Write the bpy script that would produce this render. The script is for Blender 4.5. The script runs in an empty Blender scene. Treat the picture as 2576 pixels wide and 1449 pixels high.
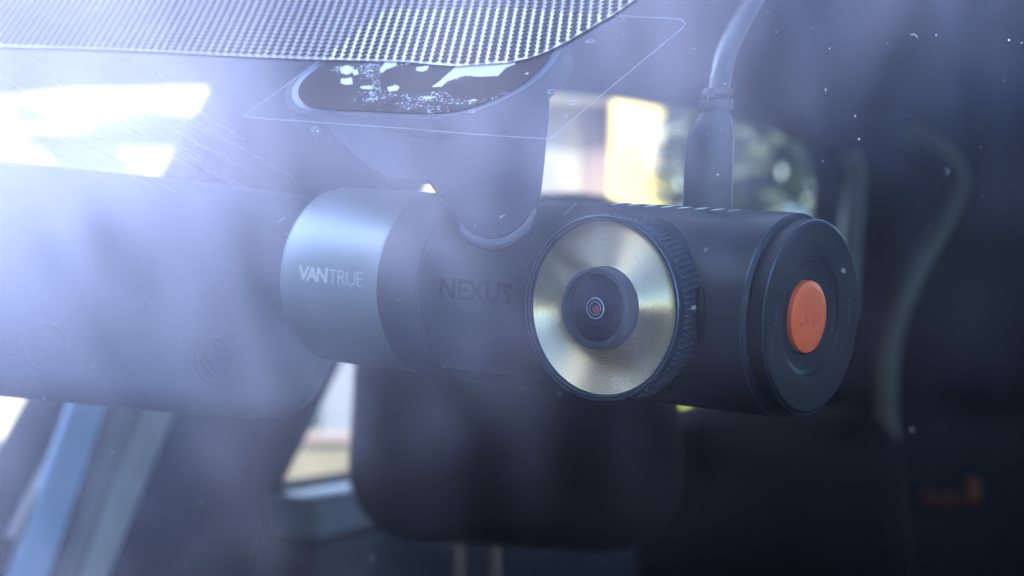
import bpy, bmesh, math, random
from mathutils import Vector, Matrix
random.seed(7)
C = bpy.context
SC = C.scene
COL = SC.collection
H = 1.25                                   # height of the lens above the ground

# ------------------------------------------------------------------ camera
F = 5000.0                                 # focal length in units of a 2576 px wide frame
cam_d = bpy.data.cameras.new('camera'); cam = bpy.data.objects.new('camera', cam_d); COL.objects.link(cam)
cam.location = (0, 0, H); cam.rotation_euler = (math.radians(90), 0, 0)
cam_d.sensor_width = 36; cam_d.lens = 36 * F / 2576
cam_d.clip_start = 0.01; cam_d.clip_end = 400
cam_d.dof.use_dof = True; cam_d.dof.focus_distance = 0.462
cam_d.dof.aperture_fstop = cam_d.lens / 4.4
SC.camera = cam

# ------------------------------------------------------------------ sky
SUN_EL, SUN_AZ = math.radians(40), math.radians(-130)     # azimuth from +Y towards +X
sun_dir = Vector((math.sin(SUN_AZ) * math.cos(SUN_EL), math.cos(SUN_AZ) * math.cos(SUN_EL), math.sin(SUN_EL)))
world = bpy.data.worlds.new('World'); SC.world = world; world.use_nodes = True
nt = world.node_tree; nt.nodes.clear()
def N(t, **k):
    n = nt.nodes.new(t)
    for a, b in k.items(): setattr(n, a, b)
    return n
out = N('ShaderNodeOutputWorld'); bg = N('ShaderNodeBackground'); bg.inputs['Strength'].default_value = 0.1
sky = N('ShaderNodeTexSky'); sky.sky_type = 'NISHITA'; sky.sun_disc = False
sky.sun_elevation = SUN_EL; sky.sun_rotation = SUN_AZ; sky.dust_density = .6; sky.air_density = 1.0; sky.ozone_density = 3.0
tc = N('ShaderNodeTexCoord')
noise = N('ShaderNodeTexNoise'); noise.inputs['Scale'].default_value = 8.5; noise.inputs['Detail'].default_value = 5; noise.inputs['Roughness'].default_value = 0.55
nt.links.new(tc.outputs['Generated'], noise.inputs['Vector'])
# bright cloud bank added behind the car to shape the glass reflection, thinning towards the zenith
dot = N('ShaderNodeVectorMath', operation='DOT_PRODUCT'); dot.inputs[1].default_value = Vector((-0.60, 0.62, 0.62)).normalized()
nrm = N('ShaderNodeVectorMath', operation='NORMALIZE'); nt.links.new(tc.outputs['Generated'], nrm.inputs[0]); nt.links.new(nrm.outputs[0], dot.inputs[0])
mr = N('ShaderNodeMapRange'); mr.inputs['From Min'].default_value = 0.68; mr.inputs['From Max'].default_value = 1.0; mr.interpolation_type = 'LINEAR'
nt.links.new(dot.outputs['Value'], mr.inputs['Value'])
nm = N('ShaderNodeMapRange'); nm.inputs['From Min'].default_value = 0.36; nm.inputs['From Max'].default_value = 0.64; nm.inputs['To Min'].default_value = 0.25; nm.inputs['To Max'].default_value = 1.45
nt.links.new(noise.outputs['Fac'], nm.inputs['Value'])
mul = N('ShaderNodeMath', operation='MULTIPLY'); mul.use_clamp = True
pwr = N('ShaderNodeMath', operation='POWER'); pwr.inputs[1].default_value = 1.45; nt.links.new(mr.outputs[0], pwr.inputs[0]); nt.links.new(pwr.outputs[0], mul.inputs[0]); nt.links.new(nm.outputs[0], mul.inputs[1])
core = N('ShaderNodeVectorMath', operation='DOT_PRODUCT'); core.inputs[1].default_value = Vector((-.402, .705, .67)).normalized(); nt.links.new(nrm.outputs[0], core.inputs[0])  # added sky glow, placed to whiten the upper-left reflection
cr = N('ShaderNodeMapRange'); cr.inputs['From Min'].default_value = .986; cr.inputs['From Max'].default_value = 1.0; cr.inputs['To Max'].default_value = .34; cr.interpolation_type = 'SMOOTHSTEP'
nt.links.new(core.outputs['Value'], cr.inputs['Value'])
cg = N('ShaderNodeVectorMath', operation='SCALE'); cg.inputs[0].default_value = (13.0, 13.0, 14.5); nt.links.new(cr.outputs[0], cg.inputs['Scale'])
addc = N('ShaderNodeVectorMath', operation='ADD')
cl = N('ShaderNodeMixRGB'); cl.inputs['Color2'].default_value = (10.2, 11.2, 15.5, 1)
nt.links.new(mul.outputs[0], cl.inputs['Fac']); nt.links.new(sky.outputs[0], cl.inputs['Color1'])
nt.links.new(cl.outputs[0], addc.inputs[0]); nt.links.new(cg.outputs[0], addc.inputs[1]); nt.links.new(addc.outputs[0], bg.inputs['Color']); nt.links.new(bg.outputs[0], out.inputs['Surface'])

sun_d = bpy.data.lights.new('sun', 'SUN'); sun_d.energy = 4.0; sun_d.angle = math.radians(0.5); sun_d.color = (1, .95, .86)
sun = bpy.data.objects.new('sun', sun_d); COL.objects.link(sun)
sun.rotation_euler = sun_dir.to_track_quat('Z', 'Y').to_euler(); sun.location = (0, 0, 20)
vs = SC.view_settings; vs.view_transform = 'Standard'; vs.look = 'None'; vs.gamma = 1; vs.use_curve_mapping = False
vs.exposure = 2.7
SC.render.film_transparent = False
SC.cycles.max_bounces = 10; SC.cycles.transparent_max_bounces = 16
SC.cycles.caustics_reflective = False; SC.cycles.caustics_refractive = False
SC.cycles.use_denoising = True

# ------------------------------------------------------------------ helpers
def W(px, py, d):
    """point at distance d in front of the lens, in units of a 2576 x 1449 frame"""
    return Vector(((px - 1288) / F * d, d, H + (724.5 - py) / F * d))
def ray(px, py): return Vector(((px - 1288) / F, 1.0, (724.5 - py) / F))
CAM = Vector((0, 0, H))

def mat(name, col, rough=.5, metal=0., spec=.5, bump=0., bscale=400., var=0., vscale=30., coat=0., emit=None):
    m = bpy.data.materials.new(name); m.use_nodes = True
    t = m.node_tree; b = t.nodes['Principled BSDF']
    b.inputs['Base Color'].default_value = (*col, 1); b.inputs['Roughness'].default_value = rough
    b.inputs['Metallic'].default_value = metal; b.inputs['Specular IOR Level'].default_value = spec
    b.inputs['Coat Weight'].default_value = coat
    tcn = t.nodes.new('ShaderNodeTexCoord')
    if bump:
        n = t.nodes.new('ShaderNodeTexNoise'); n.inputs['Scale'].default_value = bscale; n.inputs['Detail'].default_value = 3
        t.links.new(tcn.outputs['Object'], n.inputs['Vector'])
        bp = t.nodes.new('ShaderNodeBump'); bp.inputs['Strength'].default_value = bump; bp.inputs['Distance'].default_value = .0004
        t.links.new(n.outputs['Fac'], bp.inputs['Height']); t.links.new(bp.outputs[0], b.inputs['Normal'])
    if var:
        n = t.nodes.new('ShaderNodeTexNoise'); n.inputs['Scale'].default_value = vscale; n.inputs['Detail'].default_value = 6
        t.links.new(tcn.outputs['Object'], n.inputs['Vector'])
        r = t.nodes.new('ShaderNodeMapRange'); r.inputs['From Min'].default_value = .3; r.inputs['From Max'].default_value = .7
        r.inputs['To Min'].default_value = 1 - var; r.inputs['To Max'].default_value = 1 + var
        t.links.new(n.outputs['Fac'], r.inputs['Value'])
        mx = t.nodes.new('ShaderNodeVectorMath'); mx.operation = 'SCALE'; mx.inputs[0].default_value = col
        t.links.new(r.outputs[0], mx.inputs['Scale']); t.links.new(mx.outputs[0], b.inputs['Base Color'])
        r2 = t.nodes.new('ShaderNodeMapRange'); r2.inputs['From Min'].default_value = .3; r2.inputs['From Max'].default_value = .7
        r2.inputs['To Min'].default_value = max(0, rough - .06); r2.inputs['To Max'].default_value = min(1, rough + .06)
        t.links.new(n.outputs['Fac'], r2.inputs['Value']); t.links.new(r2.outputs[0], b.inputs['Roughness'])
    return m

def obj(name, bm, m, parent=None, smooth=True, angle=35):
    me = bpy.data.meshes.new(name); bm.to_mesh(me); bm.free()
    for mm in (m if isinstance(m, (list, tuple)) else [m]): me.materials.append(mm)
    if smooth:
        for p in me.polygons: p.use_smooth = True
        me.set_sharp_from_angle(angle=math.radians(angle))
    o = bpy.data.objects.new(name, me); COL.objects.link(o)
    if parent is not None: o.parent = parent
    return o
def thing(name, label, cat, group=None, mw=None):
    o = bpy.data.objects.new(name, None); COL.objects.link(o)
    o.empty_display_size = .01
    if mw is not None: o.matrix_world = mw
    o['label'] = label; o['category'] = cat
    if group: o['group'] = group
    return o
def tag(o, label, cat, group=None):
    o['label'] = label; o['category'] = cat
    if group: o['group'] = group
    return o
def struct(o, kind='structure'): o['kind'] = kind; return o

def lathe(prof, frame, segs=96, rfun=None, closed=False):
    """prof = [(h, r)]; frame(h, r, a) -> Vector"""
    bm = bmesh.new(); rings = []
    for k, (h, r) in enumerate(prof):
        if r < 1e-7: rings.append([bm.verts.new(frame(h, 0, 0))]); continue
        rings.append([bm.verts.new(frame(h, r if rfun is None else rfun(k, r, 2 * math.pi * i / segs), 2 * math.pi * i / segs)) for i in range(segs)])
    for a, b in zip(rings, rings[1:]):
        for i in range(segs):
            j = (i + 1) % segs
            if len(a) == 1 and len(b) == 1: continue
            if len(a) == 1: bm.faces.new((a[0], b[j], b[i]))
            elif len(b) == 1: bm.faces.new((a[i], a[j], b[0]))
            else: bm.faces.new((a[i], a[j], b[j], b[i]))
    bmesh.ops.recalc_face_normals(bm, faces=bm.faces)
    return bm

def tube(bm, pts, r, segs=8, cap=True, closed=False):
    pts = [Vector(p) for p in pts]; n = len(pts); rings = []
    up = None
    for i, p in enumerate(pts):
        if closed: t = (pts[(i + 1) % n] - pts[i - 1]).normalized()
        else: t = (pts[min(i + 1, n - 1)] - pts[max(i - 1, 0)]).normalized()
        if up is None:
            up = t.orthogonal().normalized()
        up = (up - t * up.dot(t)).normalized(); s = t.cross(up)
        rr = r[i] if isinstance(r, (list, tuple)) else r
        rings.append([bm.verts.new(p + (up * math.cos(a) + s * math.sin(a)) * rr) for a in [2 * math.pi * k / segs for k in range(segs)]])
    m = n if closed else n - 1
    for i in range(m):
        a, b = rings[i], rings[(i + 1) % n]
        for k in range(segs):
            bm.faces.new((a[k], a[(k + 1) % segs], b[(k + 1) % segs], b[k]))
    if cap and not closed:
        bm.faces.new(rings[0][::-1]); bm.faces.new(rings[-1])
    return bm

def spline(pts, n=8):
    """Catmull-Rom through the points"""
    P = [Vector(p) for p in pts]; P = [2 * P[0] - P[1]] + P + [2 * P[-1] - P[-2]]; out = []
    for i in range(1, len(P) - 2):
        for k in range(n):
            t = k / n
            out.append(.5 * ((2 * P[i]) + (-P[i - 1] + P[i + 1]) * t + (2 * P[i - 1] - 5 * P[i] + 4 * P[i + 1] - P[i + 2]) * t * t + (-P[i - 1] + 3 * P[i] - 3 * P[i + 1] + P[i + 2]) * t ** 3))
    out.append(P[-2]); return out

def rbox(size, bev, segs=4, taper=None):
    bm = bmesh.new(); bmesh.ops.create_cube(bm, size=1)
    for v in bm.verts:
        k = 1 if taper is None or v.co.z < 0 else taper
        v.co = Vector((v.co.x * size[0] * k, v.co.y * size[1], v.co.z * size[2]))
    if bev: bmesh.ops.bevel(bm, geom=bm.edges[:], offset=bev, segments=segs, profile=.5, affect='EDGES')
    return bm
def xf(bm, M): bmesh.ops.transform(bm, matrix=M, verts=bm.verts); return bm

def fill_shape(outer, holes=(), extrude=.01, bevel=0., res=3):
    """flat outline with holes, given thickness and a rounded edge; x, y in its own plane"""
    cu = bpy.data.curves.new('tmp', 'CURVE'); cu.dimensions = '2D'; cu.fill_mode = 'BOTH'
    for loop in [outer, *holes]:
        s = cu.splines.new('POLY'); s.points.add(len(loop) - 1); s.use_cyclic_u = True
        for p, q in zip(s.points, loop): p.co = (q[0], q[1], 0, 1)
    cu.extrude = extrude; cu.bevel_depth = bevel; cu.bevel_resolution = res
    o = bpy.data.objects.new('tmp', cu); COL.objects.link(o)
    dg = C.evaluated_depsgraph_get(); me = bpy.data.meshes.new_from_object(o.evaluated_get(dg))
    bm = bmesh.new(); bm.from_mesh(me)
    bpy.data.objects.remove(o); bpy.data.curves.remove(cu); bpy.data.meshes.remove(me)
    bmesh.ops.remove_doubles(bm, verts=bm.verts, dist=1e-6)
    return bm

def text_bm(s, bold=0., spacing=1.):
    """letters in the unit box, x along the word and y up"""
    cu = bpy.data.curves.new('tmp', 'FONT'); cu.body = s; cu.size = 1; cu.offset = bold; cu.space_character = spacing; cu.resolution_u = 4
    o = bpy.data.objects.new('tmp', cu); COL.objects.link(o)
    dg = C.evaluated_depsgraph_get(); me = bpy.data.meshes.new_from_object(o.evaluated_get(dg))
    bm = bmesh.new(); bm.from_mesh(me)
    bpy.data.objects.remove(o); bpy.data.curves.remove(cu); bpy.data.meshes.remove(me)
    x0 = min(v.co.x for v in bm.verts); x1 = max(v.co.x for v in bm.verts); y0 = min(v.co.y for v in bm.verts); y1 = max(v.co.y for v in bm.verts)
    for v in bm.verts: v.co = Vector(((v.co.x - x0) / (x1 - x0), (v.co.y - y0) / (y1 - y0), 0))
    return bm

# ------------------------------------------------------------------ materials
M_body = mat('black_plastic', (.014, .018, .030), .40, spec=.4, bump=.12, bscale=2600, var=.12, vscale=60)
M_face = mat('black_face_plastic', (.010, .011, .018), .5, spec=.25, bump=.1, bscale=2600, var=.1, vscale=80)
M_silver = mat('silver_paint', (.46, .54, .61), .46, metal=.7, bump=.1, bscale=3000, var=.06, vscale=60)
M_collar = mat('dark_collar', (.030, .033, .048), .5, bump=.1, bscale=2600, var=.1)
M_orange = mat('orange_rubber', (1.0, .15, .035), .42, bump=.05, bscale=1500, var=.03)
M_orange_d = mat('orange_relief', (.80, .12, .035), .4)
M_orange_l = mat('orange_relief_lit_edge', (1.0, .26, .12), .35)
M_ring = mat('black_ring_metal', (.03, .045, .075), .3, metal=.4, bump=.05, bscale=2000)
M_disc = mat('turned_brass_metal', (.92, .83, .62), .2, metal=1.0)
M_lensglass = mat('lens_glass', (.008, .008, .030), .4, spec=.06)
M_lensring = mat('lens_barrel', (.045, .058, .085), .45, bump=.05, bscale=2600)
M_lensin = mat('lens_inner_ring', (.6, .68, .85), .25, metal=.7)
M_lensred = mat('lens_core', (.16, .03, .02), .2)
M_white = mat('white_print', (.85, .86, .9), .5)
M_gloss = mat('gloss_black_print', (.003, .003, .005), .35, spec=.12)
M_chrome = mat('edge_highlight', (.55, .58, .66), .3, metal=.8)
M_cable = mat('black_rubber', (.035, .038, .055), .38, bump=.25, bscale=1300, var=.15, vscale=120)
M_mount = mat('mount_plastic', (.030, .030, .048), .65, spec=.25, bump=.1, bscale=2000, var=.1)
M_rim = mat('mount_rim_clear_plastic', (.28, .30, .40), .45, spec=.4)
M_rimlip = mat('mount_lip_plastic', (.10, .11, .15), .5)
M_mirror = mat('mirror_housing_plastic', (.11, .125, .18), .5, bump=.25, bscale=900, var=.05, vscale=25)
M_lining = mat('grey_roof_lining', (.22, .22, .28), .9, bump=.2, bscale=300, var=.1)
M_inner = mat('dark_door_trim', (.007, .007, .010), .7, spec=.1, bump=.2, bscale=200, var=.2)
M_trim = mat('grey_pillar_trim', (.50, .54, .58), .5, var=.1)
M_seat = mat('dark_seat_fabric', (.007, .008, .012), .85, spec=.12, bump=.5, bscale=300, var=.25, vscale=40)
M_metal = mat('seat_post_steel', (.6, .6, .6), .2, metal=1.)
M_belt = mat('blue_belt', (.34, .60, 1.0), .6)
M_rubber = mat('window_seal', (.24, .26, .27), .5)
M_wallw = mat('white_render', (.36, .34, .26), .9, var=.04, vscale=2)
M_wallc = mat('cream_render', (.34, .31, .24), .9, var=.08, vscale=2)
M_wally = mat('yellow_render', (.62, .49, .13), .9, var=.05, vscale=2)
M_grey = mat('grey_shutter', (.34, .34, .32), .8, var=.06, vscale=3)
M_mauve = mat('brown_panel', (.15, .115, .11), .8, var=.1, vscale=3)
M_winb = mat('grey_green_window', (.035, .05, .04), .6, var=.1, vscale=3)
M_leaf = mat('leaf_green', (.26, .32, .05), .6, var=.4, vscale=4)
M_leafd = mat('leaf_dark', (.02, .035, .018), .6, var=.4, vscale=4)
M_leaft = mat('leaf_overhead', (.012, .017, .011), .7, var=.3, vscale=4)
M_bark = mat('bark', (.08, .06, .045), .9, var=.3, vscale=6)
M_road = mat('asphalt', (.06, .06, .06), .9, var=.15, vscale=2)
M_orglow = mat('orange_glow_paint', (.24, .045, .008), .5)
M_beige = mat('beige_cloth', (.35, .28, .2), .8)

# ------------------------------------------------------------------ the windscreen plane
GN = Vector((-.21, -.50, .84)).normalized()
GP = CAM + ray(1405.5, 64) * .50
def G(px, py, off=0.):
    """the point of the windscreen seen at a place; off = metres behind the outer face"""
    r = ray(px, py); t = (GP - GN * off - CAM).dot(GN) / r.dot(GN); return CAM + r * t
def gdepth(px, py): return G(px, py).y
a0, a1 = G(255, 121), G(1022, 154)                    # along a row of dots
GU = (a1 - a0).normalized(); GV = GN.cross(GU).normalized()
GO = G(1022, 154)
def guv(p): q = p - GO; return q.dot(GU), q.dot(GV)
def gpt(u, v, off=0.): return GO + GU * u + GV * v - GN * off

# glass shader: clear pane, its own sky reflection, and a breath of dust
def glass_mat(name, refl, dust, rough=0.0):
    m = bpy.data.materials.new(name); m.use_nodes = True; t = m.node_tree; t.nodes.clear()
    o = t.nodes.new('ShaderNodeOutputMaterial'); tr = t.nodes.new('ShaderNodeBsdfTransparent'); gl = t.nodes.new('ShaderNodeBsdfGlossy')
    tr.inputs[0].default_value = (.93, .96, .97, 1); gl.inputs['Roughness'].default_value = rough; gl.inputs['Color'].default_value = (.78, .80, 1.0, 1)   # violet sheen of the coated glass
    fr = t.nodes.new('ShaderNodeFresnel'); fr.inputs['IOR'].default_value = 1.5
    mu = t.nodes.new('ShaderNodeMath'); mu.operation = 'MULTIPLY'; mu.inputs[1].default_value = refl; mu.use_clamp = True
    geo = t.nodes.new('ShaderNodeNewGeometry'); inv = t.nodes.new('ShaderNodeMath'); inv.operation = 'SUBTRACT'; inv.inputs[0].default_value = 1
    t.links.new(geo.outputs['Backfacing'], inv.inputs[1])
    mu2 = t.nodes.new('ShaderNodeMath'); mu2.operation = 'MULTIPLY'
    t.links.new(fr.outputs[0], mu.inputs[0]); t.links.new(mu.outputs[0], mu2.inputs[0]); t.links.new(inv.outputs[0], mu2.inputs[1])
    mx = t.nodes.new('ShaderNodeMixShader'); t.links.new(mu2.outputs[0], mx.inputs[0]); t.links.new(tr.outputs[0], mx.inputs[1]); t.links.new(gl.outputs[0], mx.inputs[2])
    last = mx
    if dust:
        df = t.nodes.new('ShaderNodeBsdfDiffuse'); df.inputs[0].default_value = (.75, .77, .85, 1)
        tcn = t.nodes.new('ShaderNodeTexCoord')
        n = t.nodes.new('ShaderNodeTexNoise'); n.inputs['Scale'].default_value = 9; n.inputs['Detail'].default_value = 7; n.inputs['Roughness'].default_value = .62; n.inputs['Distortion'].default_value = .4
        mpg = t.nodes.new('ShaderNodeMapping'); mpg.inputs['Rotation'].default_value = (0, 0, .5); mpg.inputs['Scale'].default_value = (.5, 1.6, 1.6)
        t.links.new(tcn.outputs['Object'], mpg.inputs[0]); t.links.new(mpg.outputs[0], n.inputs['Vector'])
        r = t.nodes.new('ShaderNodeMapRange'); r.inputs['From Min'].default_value = .46; r.inputs['From Max'].default_value = .74
        r.inputs['To Min'].default_value = dust * .15; r.inputs['To Max'].default_value = dust * 3.0
        t.links.new(n.outputs['Fac'], r.inputs['Value'])
        m2 = t.nodes.new('ShaderNodeMixShader'); t.links.new(r.outputs[0], m2.inputs[0]); t.links.new(mx.outputs[0], m2.inputs[1]); t.links.new(df.outputs[0], m2.inputs[2])
        last = m2
    t.links.new(last.outputs[0], o.inputs['Surface']); return m
M_glass = glass_mat('windscreen_glass', .42, .0025, .09)
M_inner_glass = glass_mat('windscreen_inner_face', .62, .0015, .10)
M_film = glass_mat('clear_film', .06, .008, .05)

# ------------------------------------------------------------------ dash camera frame
R = .0235
P1 = W(2043, 798, .45); P0 = W(848, 690, .537)
cx = (P1 - P0).normalized(); L = (P1 - P0).length
m_ = Vector((-.60, -.80, -.015)); m_ = (m_ - cx * m_.dot(cx)).normalized()
cy = -m_; cz = cx.cross(cy).normalized()
DM = Matrix.Identity(4)
for i in range(3): DM[i][0], DM[i][1], DM[i][2], DM[i][3] = cx[i], cy[i], cz[i], P1[i]
DI = DM.inverted()
def surf(px, py, r=R):
    """(x, angle up from the lens side) where the view ray meets the camera's barrel"""
    o = DI @ CAM; d = (DI.to_3x3() @ ray(px, py))
    a = d.y ** 2 + d.z ** 2; b = 2 * (o.y * d.y + o.z * d.z); c = o.y ** 2 + o.z ** 2 - r * r
    q = b * b - 4 * a * c
    t = (-b - math.sqrt(max(q, 0))) / (2 * a); p = o + d * t
    return p.x, math.atan2(p.z, -p.y)
def cyl(x, phi, r=R): return Vector((x, -r * math.cos(phi), r * math.sin(phi)))
def proj(p):
    return 1288 + F * p.x / p.y, 724.5 - F * (p.z - H) / p.y

dash = thing('dash_camera', 'black barrel dash camera with silver end and round orange button', 'dash camera', mw=DM)
fx = lambda h, r, a: Vector((h, r * math.cos(a), r * math.sin(a)))

x_sil = surf(947, 690)[0]; x_seam = surf(1050, 700)[0]
# silver end, dark collar, main barrel
sil = obj('silver_end', lathe([(-L, 0), (-L, R * .90), (-L + .0004, R * .955), (-L + .0012, R * .985), (-L + .0025, R * .997), (-L + .004, R), (x_sil - .0006, R), (x_sil, R * .985), (x_sil, R * .9)], fx, 160), M_silver, dash)
obj('collar', lathe([(x_sil, R * .9), (x_sil + .00005, R * .986), (x_sil + .0005, R * .996), (x_seam - .00025, R * .996), (x_seam, R * .98), (x_seam, R * .9)], fx, 160), M_collar, dash)
body = obj('body', lathe([(x_seam, R * .9), (x_seam + .0001, R * .985), (x_seam + .0005, R), (-.0052, R), (-.0048, R * .997), (-.0040, R * .965), (-.0040, R * .93), (-.0040, 0)], fx, 200), M_body, dash)

# end cap with shallow bowl
capr = R - .0013
prof = [(-.0040, capr - .0006), (-.0026, capr - .0006), (-.0024, capr), (-.0004, capr), (.0002, capr - .0003), (.0005, capr - .0009),
        (.0002, capr - .0042), (.0001, .0148), (-.0001, .0137), (-.0004, .0134), (-.0010, .0132), (-.0014, .0120), (-.0016, .0100), (-.0016, .0088), (-.0030, .0086), (-.0030, 0)]
cap = obj('end_cap', lathe(prof, fx, 160), M_face, dash, angle=12)
bx0 = -.0009
btn = obj('button', lathe([(-.0028, .0083), (bx0 - .0002, .0083), (bx0 + .00012, .00815), (bx0 + .0003, .0078), (bx0 + .00045, .006), (bx0 + .0005, 0)], fx, 96), M_orange, cap)
def face_strip(bm, pts, w, x, closed=False): tube(bm, [Vector((x, p[0], p[1])) for p in pts], w * 1.5, 6, closed=closed)
bm = bmesh.new(); X = bx0 + .0005
# warning triangle with exclamation mark, slash, power mark
tri = [(-.0042, -.0018), (-.0016, -.0018), (-.0012, -.0012), (-.0026, .0012), (-.0030, .0012), (-.0045, -.0012)]
face_strip(bm, tri, .00013, X, True)
face_strip(bm, [(-.0028, .0004), (-.0028, -.0007)], .00013, X); face_strip(bm, [(-.0028, -.0012), (-.0028, -.00135)], .00015, X)
face_strip(bm, [(-.0002, -.0014), (.0004, -.0004)], .00011, X)
pw = [(.0027 + .0014 * math.cos(a), -.0004 + .0014 * math.sin(a)) for a in [math.radians(130 + k * 28) for k in range(11)]]
face_strip(bm, pw, .00013, X); face_strip(bm, [(.0027, .0003), (.0027, .0016)], .00013, X)
obj('button_symbol', bm, M_orange_d, btn)
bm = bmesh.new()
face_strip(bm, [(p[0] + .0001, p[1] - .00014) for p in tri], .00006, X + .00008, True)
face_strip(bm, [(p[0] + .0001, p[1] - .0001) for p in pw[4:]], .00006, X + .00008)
obj('button_symbol_lit_edge', bm, M_orange_l, btn)  # paler offset copy painted as the lit edge of the relief
def flat_text(name, s, x, y0, z0, w, h, rot, m, parent, bold=0., lift=.00006):
    b = text_bm(s, bold); ca, sa = math.cos(rot), math.sin(rot)
    for v in b.verts:
        tx, ty = (v.co.x - .5) * w, (v.co.y - .5) * h
        v.co = Vector((x + lift, y0 + tx * ca - ty * sa, z0 + tx * sa + ty * ca))
    return obj(name, b, m, parent, smooth=False)
M_emb = mat('embossed_lettering', (.055, .06, .09), .35)
flat_text('lettering', 'SD CARD', .0003, -.0174, -.002, .0098, .0012, math.radians(82), M_emb, cap)
flat_text('lettering', 'RESET', .0003, .0172, .0012, .0058, .0011, math.radians(90), M_emb, cap)

M_edge = mat('edge_highlight_metal', (.20, .25, .36), .28, metal=.8)  # pale metal rings standing in for highlights along the edges
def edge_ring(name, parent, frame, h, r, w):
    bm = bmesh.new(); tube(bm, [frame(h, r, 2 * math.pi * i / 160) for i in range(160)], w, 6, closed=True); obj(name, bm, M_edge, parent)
edge_ring('edge_highlight_ring', body, fx, -.0049, R * .9975, .00009); edge_ring('edge_highlight_ring', cap, fx, -.0001, capr - .0001, .00009)
# words printed round the barrel
def cyl_text(name, s, px0, pyb0, px1, pyt0, m, parent, bold=0., spacing=1., lift=.00008, cuts=2):
    """px0,pyb0: foot of the first letter; px1: right end; pyt0: head of the first letter"""
    x0, pb = surf(px0, pyb0); _, pt = surf(px0, pyt0); x1, _ = surf(px1, pyb0 + (px1 - px0) * .1)
    b = text_bm(s, bold, spacing)
    for k in range(1, 12): bmesh.ops.bisect_plane(b, geom=b.verts[:] + b.edges[:] + b.faces[:], plane_co=(0, k / 12, 0), plane_no=(0, 1, 0))
    bmesh.ops.triangulate(b, faces=b.faces[:])
    for v in b.verts: v.co = cyl(x0 + v.co.x * (x1 - x0), pb + v.co.y * (pt - pb), R + lift)
    bmesh.ops.recalc_face_normals(b, faces=b.faces)
    return obj(name, b, m, parent, smooth=False)
cyl_text('brand_lettering', 'VAN', 750, 705, 823, 668, M_white, sil, .035, .84)
cyl_text('brand_lettering', 'TRUE', 826, 713.5, 912, 677.5, M_white, sil, -.02, .86)
cyl_text('model_lettering', 'NEXUS', 1106, 750, 1287, 697, M_gloss, body, .03, 1.0, lift=.0001)

# thin bright parting line under the barrel and the row of slots along its top
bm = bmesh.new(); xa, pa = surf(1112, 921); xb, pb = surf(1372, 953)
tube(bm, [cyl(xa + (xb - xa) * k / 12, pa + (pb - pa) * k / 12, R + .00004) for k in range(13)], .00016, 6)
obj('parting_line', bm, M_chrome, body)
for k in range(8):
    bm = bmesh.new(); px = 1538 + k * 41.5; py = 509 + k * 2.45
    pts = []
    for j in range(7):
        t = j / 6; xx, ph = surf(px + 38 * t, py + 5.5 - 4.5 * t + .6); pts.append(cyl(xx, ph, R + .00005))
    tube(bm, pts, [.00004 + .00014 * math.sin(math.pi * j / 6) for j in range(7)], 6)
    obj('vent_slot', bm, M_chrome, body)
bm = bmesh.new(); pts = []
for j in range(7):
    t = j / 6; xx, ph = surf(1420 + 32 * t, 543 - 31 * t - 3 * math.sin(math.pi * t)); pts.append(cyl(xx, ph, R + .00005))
tube(bm, pts, .00013, 6); obj('reflected_dash', bm, M_chrome, body)  # pale line painted as the reflection of another part

# lens assembly: axis on -Y
best = min(((abs(proj(DM @ Vector((-s * 1e-4, -.0315, 0)))[0] - 1509), -s * 1e-4) for s in range(0, 1500)))
XL = best[1]
print('lens x', XL, proj(DM @ Vector((XL, -.0315, 0))), 'depth', (DM @ Vector((XL, -.0315, 0))).y, 'L', L, 'pitch', (G(1302, 64) - G(1278, 64)).length)
fl = lambda h, r, a: Vector((XL + r * math.cos(a), -h, r * math.sin(a)))
RR = .0209
NT = 92
def knurl(k, r, a):
    if k < 2 or k > 15: return r
    u = a * NT / (2 * math.pi)
    t1 = 1 - abs(((u + k * .06) % 1) * 2 - 1); row = .75 if k % 4 == 0 else 1.0
    return r - .0002 + .00085 * max(0, t1 - .3) * row
prof = [(.0215, RR - .0012), (.0217, RR - .0002)] + [(.0219 + .0062 * k / 13, RR) for k in range(14)] + [(.0283, RR - .0003), (.0290, RR - .0002)]
ring = obj('lens_bezel', lathe(prof, fl, NT * 8, knurl), mat('knurled_black_metal', (.05, .06, .09), .35, metal=.3), dash, angle=50)
obj('front_rim', lathe([(.0288, RR - .0006), (.0290, RR - .0001), (.0312, RR + .0001), (.0315, RR - .0001), (.0316, RR - .0004), (.0315, RR - .0008), (.0309, RR - .0011), (.0296, RR - .0013), (.0296, .0100)], fl, 180), M_ring, ring)
obj('bezel_collar', lathe([(.008, RR - .0004), (.0216, RR - .0004), (.0216, RR - .002)], fl, 120), M_body, dash)
edge_ring('edge_highlight_ring', ring, fl, .0315, RR - .0001, .00009); edge_ring('edge_highlight_ring', ring, fl, .0313, RR - .00095, .00007)
# grooved metal disc
ng = 26; prof = []
r0, r1 = .0093, .0197
for k in range(ng * 6 + 1):
    t = k / (ng * 6); rr = r0 + (r1 - r0) * t
    prof.append((.0298 + .0004 * t + .00017 * (abs(math.sin(math.pi * t * ng)) - .5), rr))
disc = obj('grooved_disc', lathe(prof, fl, 200), M_disc, ring, angle=80)
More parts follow.
